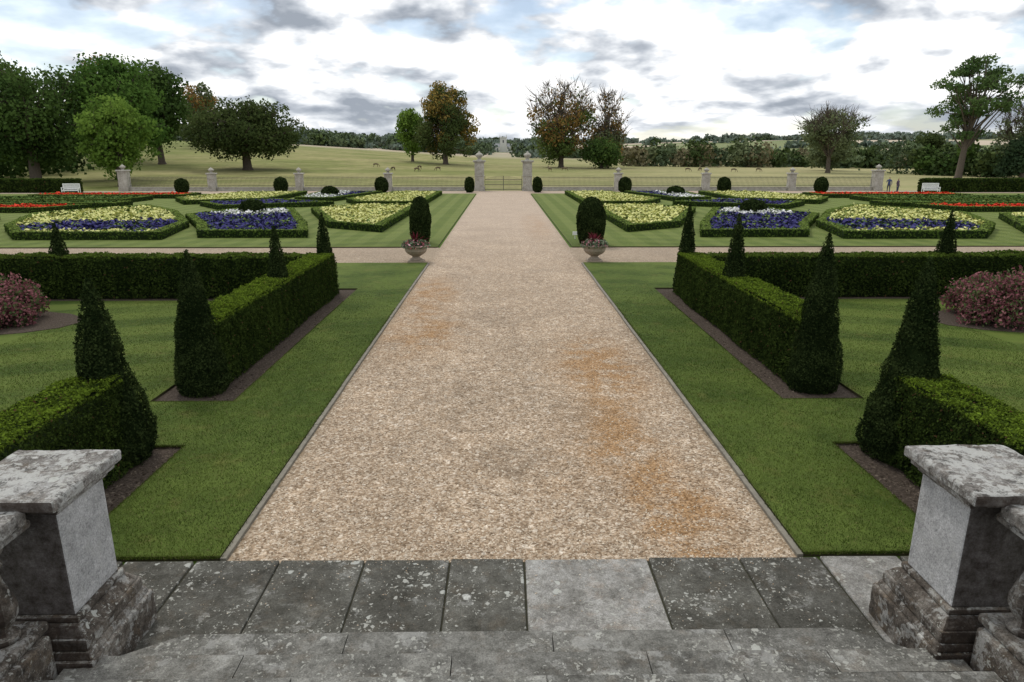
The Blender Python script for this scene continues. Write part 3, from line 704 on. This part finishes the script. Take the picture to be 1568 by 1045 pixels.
# ------------------------------------------------------------------ trees
def tree(name,X,Y,h,w,cb=0.28,pal=((0.03,0.05,0.012),(0.085,0.13,0.03)),autumn=None,af=0.0,ncl=34,leafn=13000,leaf=0.30,seed=1,trunk=0.5,shape='round',bare=0.0,lean=0.0,flat=0.8,clr=0.20):
    rng=np.random.default_rng(seed); z0=float(tz(X,Y)); root=empty(name)
    mb=MB()
    top=Vector((X+lean*0.6,Y,z0+h*0.62))
    base=Vector((X,Y,z0-0.3))
    tp=[base,Vector((X+lean*.05,Y,z0+0.5)),base.lerp(top,0.45)+Vector((rng.normal()*.15,rng.normal()*.15,0)),top]
    mb.tube(tp,[trunk*1.5,trunk,trunk*0.75,trunk*0.3],9)
    cz0=z0+h*cb; cz1=z0+h; P=[];N=[];T=[];cl=[]
    tries=0
    while len(cl)<ncl and tries<4000:
        tries+=1
        u=rng.uniform(-1,1,3)
        if np.linalg.norm(u)>1: continue
        if np.linalg.norm(u)<0.45 and rng.random()<0.7: continue
        t=(u[2]+1)/2
        if shape=='cone': k=1.15*(1-t)**0.5*min(1,t*4+.55)/max(0.2,math.sqrt(1-u[2]**2)+.05)
        else: k=1.0
        rr=clr*w*(0.6+0.75*rng.random())
        c=np.array([X+lean*(0.3+0.5*t)+u[0]*(w/2-rr*0.6)*min(k,1.6),Y+u[1]*(w/2-rr*0.6)*min(k,1.6),cz0+rr*0.5+t*(cz1-cz0-rr*1.2)])
        if cl and min(np.linalg.norm(c-q[0]) for q in cl)<rr*0.6: continue
        cl.append((c,rr))
    for i,(c,rr) in enumerate(cl):
        st=tp[2].lerp(tp[3],rng.random()*0.9) if rng.random()<.75 else tp[1].lerp(tp[2],0.8)
        e=Vector(c); m_=st.lerp(e,0.5)+Vector((0,0,-0.05*w*rng.random()+0.03*w))
        mb.tube([st,m_,e],[trunk*0.32,trunk*0.18,trunk*0.05],5)
        for q in range(3 if bare<=0 else 7):
            d=Vector(unit(rng.normal(size=(1,3)))[0]); d.z=abs(d.z)*0.8+0.25
            e2=e+d*rr*(0.8+ (0.7*rng.random() if bare>0 else 0.1)); mm=e.lerp(e2,.5)+Vector(rng.normal(size=3)*rr*.1)
            mb.tube([m_.lerp(e,.6),mm,e2],[trunk*0.08,trunk*0.05,0.02],4)
            if bare>0:
                for q2 in range(3):
                    d2=Vector(unit(rng.normal(size=(1,3)))[0]); d2.z=abs(d2.z)
                    mb.tube([mm,mm.lerp(e2,.6)+d2*rr*.2,e2+d2*rr*0.6],[0.06,0.05,0.02],3)
        tt=(c[2]-cz0)/(cz1-cz0)
        dropped=rng.random()<bare*max(0.0,tt-0.30)*2.4
        n=int(leafn/ncl*(rr/(clr*w))**2*(0.12 if dropped else 1.0))+3
        d=unit(rng.normal(size=(n,3))); rad=rr*(0.45+0.65*rng.random((n,1))**0.8)*(1+0.22*wob(d*1.0,3,seed+i))[:,None]
        Q=np.array(c)+d*rad*np.array([1,1,flat]); P.append(Q);N.append(d)
        tone=rng.random()*0.6
        C=lerp(pal[0],pal[1],np.clip(tone+0.4*rng.random(n),0,1))
        if autumn is not None and rng.random()<af*(0.5+tt*1.2):
            k=rng.random(n)<0.75; C[k]=lerp(autumn[0],autumn[1],rng.random(k.sum()))
        T.append(C)
    mb.build('trunk_and_limbs',[M_BARK],root,smooth=True)
    P=np.concatenate(P);N=np.concatenate(N);T=np.concatenate(T)
    Vq,Fq=leafq(P,N,leaf,0.9,0.7,rng)
    np_mesh('crown_foliage',Vq,Fq,[M_TREE],np.repeat(T,4,axis=0),parent=root)
AUT=((0.13,0.082,0.028),(0.24,0.15,0.052)); OAK=((0.024,0.038,0.013),(0.070,0.090,0.030)); BRT=((0.05,0.095,0.018),(0.125,0.19,0.035)); DKG=((0.024,0.045,0.014),(0.065,0.105,0.026)); GRY=((0.06,0.08,0.04),(0.14,0.16,0.08))
tree('chestnut_tree',-68,103,18.5,19,0.14,DKG,None,0,54,18000,0.24,1,0.8,clr=0.155)
tree('chestnut_tree',-78,108,20,18,0.13,BRT,None,0,40,14000,0.28,2,0.8,clr=0.18)
tree('maple_tree',-52.0,96,12.5,10,0.10,BRT,None,0,46,10500,0.21,3,0.4,clr=0.14)
tree('chestnut_tree',-60.5,112,19,15,0.08,((0.03,0.065,0.015),(0.085,0.145,0.03)),None,0,54,16000,0.25,4,0.7,clr=0.155)
tree('beech_tree',-72,150,21,17,0.15,DKG,None,0,40,13000,0.34,5,0.7)
tree('beech_tree',-86,158,21,18,0.15,DKG,AUT,0.15,40,10000,0.36,6,0.7)
tree('autumn_tree',-101,190,21,14,0.2,OAK,AUT,0.8,34,8500,0.34,7,0.6,clr=0.17)
tree('autumn_tree',-86,205,19,12,0.2,GRY,AUT,0.6,28,6500,0.34,8,0.5,clr=0.17)
tree('oak_tree',-50.5,140,14,23,0.13,OAK,None,0,84,22000,0.26,9,0.9,flat=0.75,clr=0.115)
tree('lime_tree',-15,185,21.5,18.5,0.02,OAK,((0.15,0.11,0.03),(0.23,0.165,0.05)),0.48,80,19000,0.30,10,0.7,'cone',clr=0.13)
tree('ash_tree',-24.5,192,14,9,0.12,BRT,None,0,24,5500,0.32,11,0.4)
tree('autumn_beech_tree',15.0,182,21.5,18,0.04,((0.05,0.075,0.022),(0.10,0.135,0.04)),AUT,0.55,64,15000,0.28,12,0.7,bare=0.85,clr=0.14)
tree('autumn_beech_tree',27.5,188,19,11.5,0.10,GRY,AUT,0.7,36,6500,0.28,13,0.5,bare=0.8,clr=0.17)
tree('hawthorn_tree',25,178,7.5,13,0.05,DKG,AUT,0.25,26,7000,0.30,14,0.4)
tree('sparse_ash_tree',72,155,13.5,14,0.3,GRY,None,0,38,7500,0.25,15,0.5,bare=0.22,clr=0.15)
tree('plane_tree',81,124,21.5,15.5,0.28,((0.035,0.065,0.022),(0.09,0.135,0.045)),None,0,50,10000,0.22,16,0.6,flat=0.5,lean=2,clr=0.11)
tree('bare_ash_tree',97,130,15,12,0.25,GRY,None,0,24,3500,0.25,17,0.4,bare=0.8)
tree('conifer_tree',88,118,8,8,0.02,((0.014,0.028,0.014),(0.04,0.062,0.03)),None,0,26,7000,0.24,18,0.4,'cone')
tree('conifer_tree',97,122,9,9,0.02,((0.014,0.028,0.014),(0.04,0.062,0.03)),None,0,26,7000,0.24,19,0.4,'cone')
tree('small_oak_tree',100,165,9,10,0.15,OAK,None,0,20,5000,0.32,20,0.4)
tree('small_oak_tree',80,172,8,10,0.1,GRY,None,0,20,5000,0.32,21,0.4)
def wood(name,items,leaf,seed,perm=110,mat=None):
    rng=np.random.default_rng(seed); P=[];N=[];C=[]
    for (x,y,h,w,pal) in items:
        z0=float(tz(x,y)); n=perm
        for k in range(5):
            cx=x+rng.normal()*w*.22; cy=y+rng.normal()*w*.22; cz=z0+h*(0.3+0.5*rng.random()); rr=w*(0.20+0.14*rng.random())
            m=n//5+6; d=unit(rng.normal(size=(m,3))); Q=np.array([cx,cy,cz])+d*rr*(0.6+0.45*rng.random((m,1)))*np.array([1,1,min(1.0,h/w)])
            P.append(Q);N.append(d); t=rng.random()*.6; C.append(lerp(pal[0],pal[1],np.clip(t+.4*rng.random(m),0,1)))
        m=n//3; Q=np.stack([x+rng.normal(size=m)*w*.3,y+rng.normal(size=m)*w*.2,z0+rng.random(m)*h*.5],1); P.append(Q);N.append(np.tile((0,-1,0.3),(m,1)));C.append(lerp(pal[0],pal[1],rng.random(m)*.4))
    P=np.concatenate(P);N=np.concatenate(N);C=np.concatenate(C)
    V,F=leafq(P,N,leaf,1.1,0.75,rng); np_mesh(name,V,F,[mat or M_FAR],np.repeat(C,4,axis=0))
H1=((0.055,0.078,0.045),(0.105,0.135,0.065)); H2=((0.10,0.13,0.105),(0.155,0.185,0.14)); H3=((0.12,0.11,0.065),(0.17,0.15,0.085)); NR=((0.030,0.048,0.018),(0.078,0.105,0.036))  # distant palettes have aerial haze mixed into the foliage colours
rng=np.random.default_rng(77)
def pick(*o): return o[rng.integers(len(o))]
it=[]
for k in range(150):
    x=rng.uniform(36,220); y=212+rng.uniform(-12,30); it.append((x,y,rng.uniform(4.0,8.8)*(0.72 if 75<x<125 else 1),rng.uniform(6,10),pick(NR,NR,NR,H1,H1,GRY,H3)))
wood('woodland_belt',it,0.5,1,240)
it=[]
for k in range(60):
    x=rng.uniform(84,170); it.append((x,138+rng.uniform(-6,16),rng.uniform(3.5,7.5),rng.uniform(5,8),pick(NR,NR,DKG,H1)))
for k in range(60):
    x=rng.uniform(-170,-78); it.append((x,rng.uniform(105,150),rng.uniform(4,9),rng.uniform(6,9),pick(NR,DKG,DKG)))
wood('parkland_thicket',it,0.36,2,380)
it=[]
for k in range(200):
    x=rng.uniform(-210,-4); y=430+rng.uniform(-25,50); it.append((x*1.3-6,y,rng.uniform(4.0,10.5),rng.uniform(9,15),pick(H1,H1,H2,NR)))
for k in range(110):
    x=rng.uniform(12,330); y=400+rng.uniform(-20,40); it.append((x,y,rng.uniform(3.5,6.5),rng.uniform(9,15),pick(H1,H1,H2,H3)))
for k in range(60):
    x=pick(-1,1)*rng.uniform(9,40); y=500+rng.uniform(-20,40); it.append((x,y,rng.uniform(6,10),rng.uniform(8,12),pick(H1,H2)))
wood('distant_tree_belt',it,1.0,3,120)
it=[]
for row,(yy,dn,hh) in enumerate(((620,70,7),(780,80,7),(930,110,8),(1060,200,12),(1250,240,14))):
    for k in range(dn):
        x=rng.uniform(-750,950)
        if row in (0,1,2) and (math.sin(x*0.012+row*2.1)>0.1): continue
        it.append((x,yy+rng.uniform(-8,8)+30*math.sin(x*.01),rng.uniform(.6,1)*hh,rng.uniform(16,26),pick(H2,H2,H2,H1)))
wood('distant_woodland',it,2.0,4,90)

zc=float(tz(0,545)); mb=MB(); cx,cy=0.5,545
mb.box(cx-2.6,cx+2.6,cy-2.6,cy+2.6,zc-1,zc+10.5); mb.box(cx-2.8,cx+2.8,cy-2.8,cy+2.8,zc+10.5,zc+11)
for dx in (-2.5,2.5):
    for dy in (-2.5,2.5): mb.box(cx+dx-.4,cx+dx+.4,cy+dy-.4,cy+dy+.4,zc+11,zc+13,t=.35)
for dx in (-1.2,0,1.2): mb.box(cx+dx-.35,cx+dx+.35,cy-2.6,cy+2.6,zc+11,zc+11.6)
for dx in (-8.6,2.7):
    mb.box(cx+dx,cx+dx+5.9,cy-3,cy+3,zc-1,zc+4)
    x0,x1=cx+dx,cx+dx+5.9
    mb.poly([(x0,cy-3.2,zc+4),(x1,cy-3.2,zc+4),(x1,cy+3.2,zc+4),(x0,cy+3.2,zc+4),(x0,cy,zc+6.5),(x1,cy,zc+6.5)],[(0,1,5,4),(3,2,5,4),(0,3,4),(1,2,5)],1)
    for q in (1.2,3.8): mb.box(x0+q,x0+q+.9,cy-3.03,cy-3.005,zc+1,zc+3,2)
mb.box(cx-.5,cx+.5,cy-2.63,cy-2.605,zc+7,zc+9,2)
mb.build('stone_church',[plain('pale_church_stone',(0.6,0.59,0.54)),plain('lead_roof',(0.3,0.31,0.32)),plain('dark_window',(0.1,0.1,0.11))])

# ------------------------------------------------------------------ skinned figures
def skin_mesh(verts,edges,rads,root=0,sub=1):
    me=bpy.data.meshes.new('skel'); me.from_pydata(verts,edges,[]); o=bpy.data.objects.new('skel',me); COL.objects.link(o)
    m=o.modifiers.new('s','SKIN'); sk=me.skin_vertices[0].data
    for i,r in enumerate(rads):
        r=(r,r) if not isinstance(r,tuple) else r
        sk[i].radius=r; sk[i].use_root=(i==root)
    m.use_smooth_shade=True
    s=o.modifiers.new('u','SUBSURF'); s.levels=sub; s.render_levels=sub
    dg=bpy.context.evaluated_depsgraph_get(); out=bpy.data.meshes.new_from_object(o.evaluated_get(dg))
    bpy.data.objects.remove(o); return out
def deer_mesh(graze):
    v=[(0,-.45,.78),(0,0,.76),(0,.42,.80)]
    r=[(.17,.20),(.17,.19),(.16,.22)]
    e=[(0,1),(1,2)]
    def ad(p,rr,fr): v.append(p); r.append(rr); e.append((fr,len(v)-1)); return len(v)-1
    if graze:
        a=ad((0,.66,.72),.09,2); b=ad((0,.85,.42),.065,a); c=ad((0,.93,.22),.07,b); d=ad((0,1.02,.06),.035,c)
        hz=(0,.90,.24)
    else:
        a=ad((0,.60,1.0),.10,2); b=ad((0,.70,1.2),.07,a); c=ad((0,.78,1.3),.075,b); d=ad((0,.98,1.22),.035,c); hz=(0,.74,1.36)
    for s in (-1,1):
        ad((s*.09,hz[1]-.05,hz[2]+.08),.018,c)
        k=ad((s*.09,-.48,.58),.10,0); k=ad((s*.09,-.36,.46),.06,k); k=ad((s*.09,-.56,.28),.035,k); k=ad((s*.09,-.52,.02),.028,k)
        k=ad((s*.09,.42,.55),.07,2); k=ad((s*.09,.44,.32),.035,k); k=ad((s*.09,.42,.02),.026,k)
    ad((0,-.66,.70),.035,0)
    return skin_mesh(v,e,r,1)
M_DEER=plain('deer_coat',(0.13,0.095,0.06),0.9,0.3,3)
DM=[deer_mesh(True),deer_mesh(False)]
for d in DM:
    d.materials.clear(); d.materials.append(M_DEER)
rng=np.random.default_rng(5)
spots=[(-17,148),(-14,152),(-20,155),(-23,150),(-28,160),(11,155),(14,160),(42,160),(47,166),(58,165),(52,158)]
for i,(x,y) in enumerate(spots):
    x+=rng.normal(); y+=rng.normal()*2
    o=bpy.data.objects.new('fallow_deer',DM[0 if rng.random()<.6 else 1]); COL.objects.link(o)
    o.location=(x,y,float(tz(x,y))-0.01); o.rotation_euler=(0,0,rng.choice([1.57,-1.57])+rng.normal()*.6); o.scale=(.9,)*3
def person(name,x,y,rot,h,jacket,trou,hair,arm=0):
    k=h/1.75
    v=[(0,0,.95),(0,0,1.12),(0,.01,1.32),(0,.0,1.46),(0,.0,1.55),(0,.015,1.63),(0,.01,1.70)]
    r=[(.155,.11),(.135,.10),(.16,.11),(.07,.06),(.052,.055),(.078,.095),(.055,.07)]
    e=[(0,1),(1,2),(2,3),(3,4),(4,5),(5,6)]
    def ad(p,rr,fr): v.append(p); r.append(rr); e.append((fr,len(v)-1)); return len(v)-1
    for s in (-1,1):
        q=ad((s*.10,0,.86),.095,0); q=ad((s*.11,.02,.50),.062,q); q=ad((s*.12,-.02,.10),.042,q); ad((s*.13,.13,.04),.035,q)
        q=ad((s*.19,0,1.40),.062,2)
        if arm and s>0: el=(s*.26,.06,1.14); wr=(s*.16,.27,1.22)
        else: el=(s*.25,-.03,1.12); wr=(s*.26,.06,.88)
        q=ad(el,.045,q); q=ad(wr,.028,q)
        w=Vector(wr); d=(w-Vector(el)).normalized(); pm=w+d*.07; q=ad(tuple(pm),(.03,.018),q)
        sd=Vector((0,1,0)) if abs(d.z)>.7 else Vector((1,0,0))
        for f,L in ((-.03,.06),(-.01,.075),(.01,.07),(.03,.055)):
            p1=pm+d*L+sd*f; ad(tuple(p1),.009,q)
        ad(tuple(w+d*.05+sd*.05),.010,q)
    me=skin_mesh([tuple(c*k for c in p) for p in v],e,r,0)
    me.materials.clear()
    for m in (plain(name+'_trousers',trou),plain(name+'_jacket',jacket),plain(name+'_skin',(.45,.27,.19)),plain(name+'_hair',hair),plain(name+'_shoes',(.03,.025,.02))): me.materials.append(m)
    for p in me.polygons:
        c=p.center/k
        mi=0 if c.z<.93 else 1
        if c.z>1.50: mi=2
        if c.z>1.66 or (c.z>1.56 and c.y<-.015): mi=3
        if c.z<.10: mi=4
        if abs(c.x)>.215 and c.z<.87: mi=2
        p.material_index=mi
    o=bpy.data.objects.new(name,me); COL.objects.link(o); o.location=(x,y,0.008); o.rotation_euler=(0,0,rot); return o
person('standing_man',43.4,78.2,2.4,1.80,(.05,.07,.16),(.06,.06,.08),(.04,.03,.02),1)
person('standing_woman',44.3,78.0,-2.6,1.66,(.10,.07,.10),(.04,.05,.09),(.12,.07,.03),0)

# ------------------------------------------------------------------ sky
W=bpy.data.worlds.new('World'); SC.world=W; W.use_nodes=True; nt=W.node_tree
bg=nt.nodes['Background']
SE,SA=math.radians(52),math.radians(-25)
sky=add(nt,'ShaderNodeTexSky',sky_type='NISHITA',sun_disc=False,sun_elevation=SE,sun_rotation=SA)
nt.links.new(sky.outputs[0],bg.inputs[0]); bg.inputs[1].default_value=0.15
tc=add(nt,'ShaderNodeTexCoord').outputs['Generated']
sp=add(nt,'ShaderNodeSeparateXYZ',{0:tc})
Z=mth(nt,'MAXIMUM',sp.outputs[2],0.0)
zl=mth(nt,'LOGARITHM',mth(nt,'ADD',Z,0.06),2.718)
zz=mth(nt,'ADD',Z,0.55)
cv=add(nt,'ShaderNodeCombineXYZ',{0:mth(nt,'DIVIDE',mth(nt,'MULTIPLY',sp.outputs[0],-1.0),zz),1:mth(nt,'DIVIDE',sp.outputs[1],zz),2:mth(nt,'MULTIPLY',zl,0.55)}).outputs[0]
def cn(loc,sc,det,rough,dz=0.0,dx=0.0):
    v=add(nt,'ShaderNodeMapping',{'Vector':cv,'Location':(loc[0]+dx,loc[1],loc[2]+dz)}).outputs[0]
    return noise(nt,v,sc,det,rough,0.1)
L=(2.1,5.3,0.4)
n1=cn(L,4.2,8,0.50)
n1u=cn(L,4.2,5,0.50,dz=0.065,dx=-0.03)
n0=cn((7.7,1.2,3.0),1.5,4,0.5)
mask=smap(nt,n1,0.40,0.47)
lit=mth(nt,'MULTIPLY_ADD',mth(nt,'SUBTRACT',n1,n1u),4.2,c=0.62)
lit=mth(nt,'ADD',lit,mth(nt,'MULTIPLY',mth(nt,'SUBTRACT',0.50,n0),3.4),clamp=True)
cc=ramp(nt,lit,[(0.05,(0.34,0.38,0.44)),(0.30,(0.53,0.57,0.63)),(0.52,(0.80,0.83,0.87)),(0.72,(1.12,1.12,1.12))])
hz=smap(nt,sp.outputs[2],0.06,0.0)
cc=mix(nt,mth(nt,'MULTIPLY',hz,0.4),cc,(0.84,0.88,0.92))
up=smap(nt,sp.outputs[2],0.25,0.6)
cc=mix(nt,mth(nt,'MULTIPLY',up,0.6),cc,(1.0,1.02,1.05))
bg2=add(nt,'ShaderNodeBackground',{'Color':cc,'Strength':1.07})
ms=add(nt,'ShaderNodeMixShader',{0:mth(nt,'MULTIPLY_ADD',mask,0.55,c=0.45),1:bg.outputs[0],2:bg2.outputs[0]})
out=[n for n in nt.nodes if n.type=='OUTPUT_WORLD'][0]; nt.links.new(ms.outputs[0],out.inputs[0])
sl=bpy.data.lights.new('sun','SUN'); sl.energy=1.5; sl.angle=math.radians(12); sl.color=(1.0,0.95,0.87)
so=bpy.data.objects.new('sun',sl); COL.objects.link(so)
dv=Vector((math.sin(SA)*math.cos(SE),math.cos(SA)*math.cos(SE),math.sin(SE)))
so.rotation_euler=dv.to_track_quat('Z','Y').to_euler(); so.location=(0,0,50)

cam=bpy.data.cameras.new('camera'); cam.lens=24; cam.sensor_width=36; cam.clip_end=8000; cam.clip_start=0.05
co=bpy.data.objects.new('camera',cam); COL.objects.link(co)
co.location=(-0.1,0,4.0); co.rotation_euler=(math.radians(90-15.13),0,math.radians(-0.77))
SC.camera=co
SC.view_settings.view_transform='Standard'; SC.view_settings.look='None'; SC.view_settings.exposure=0
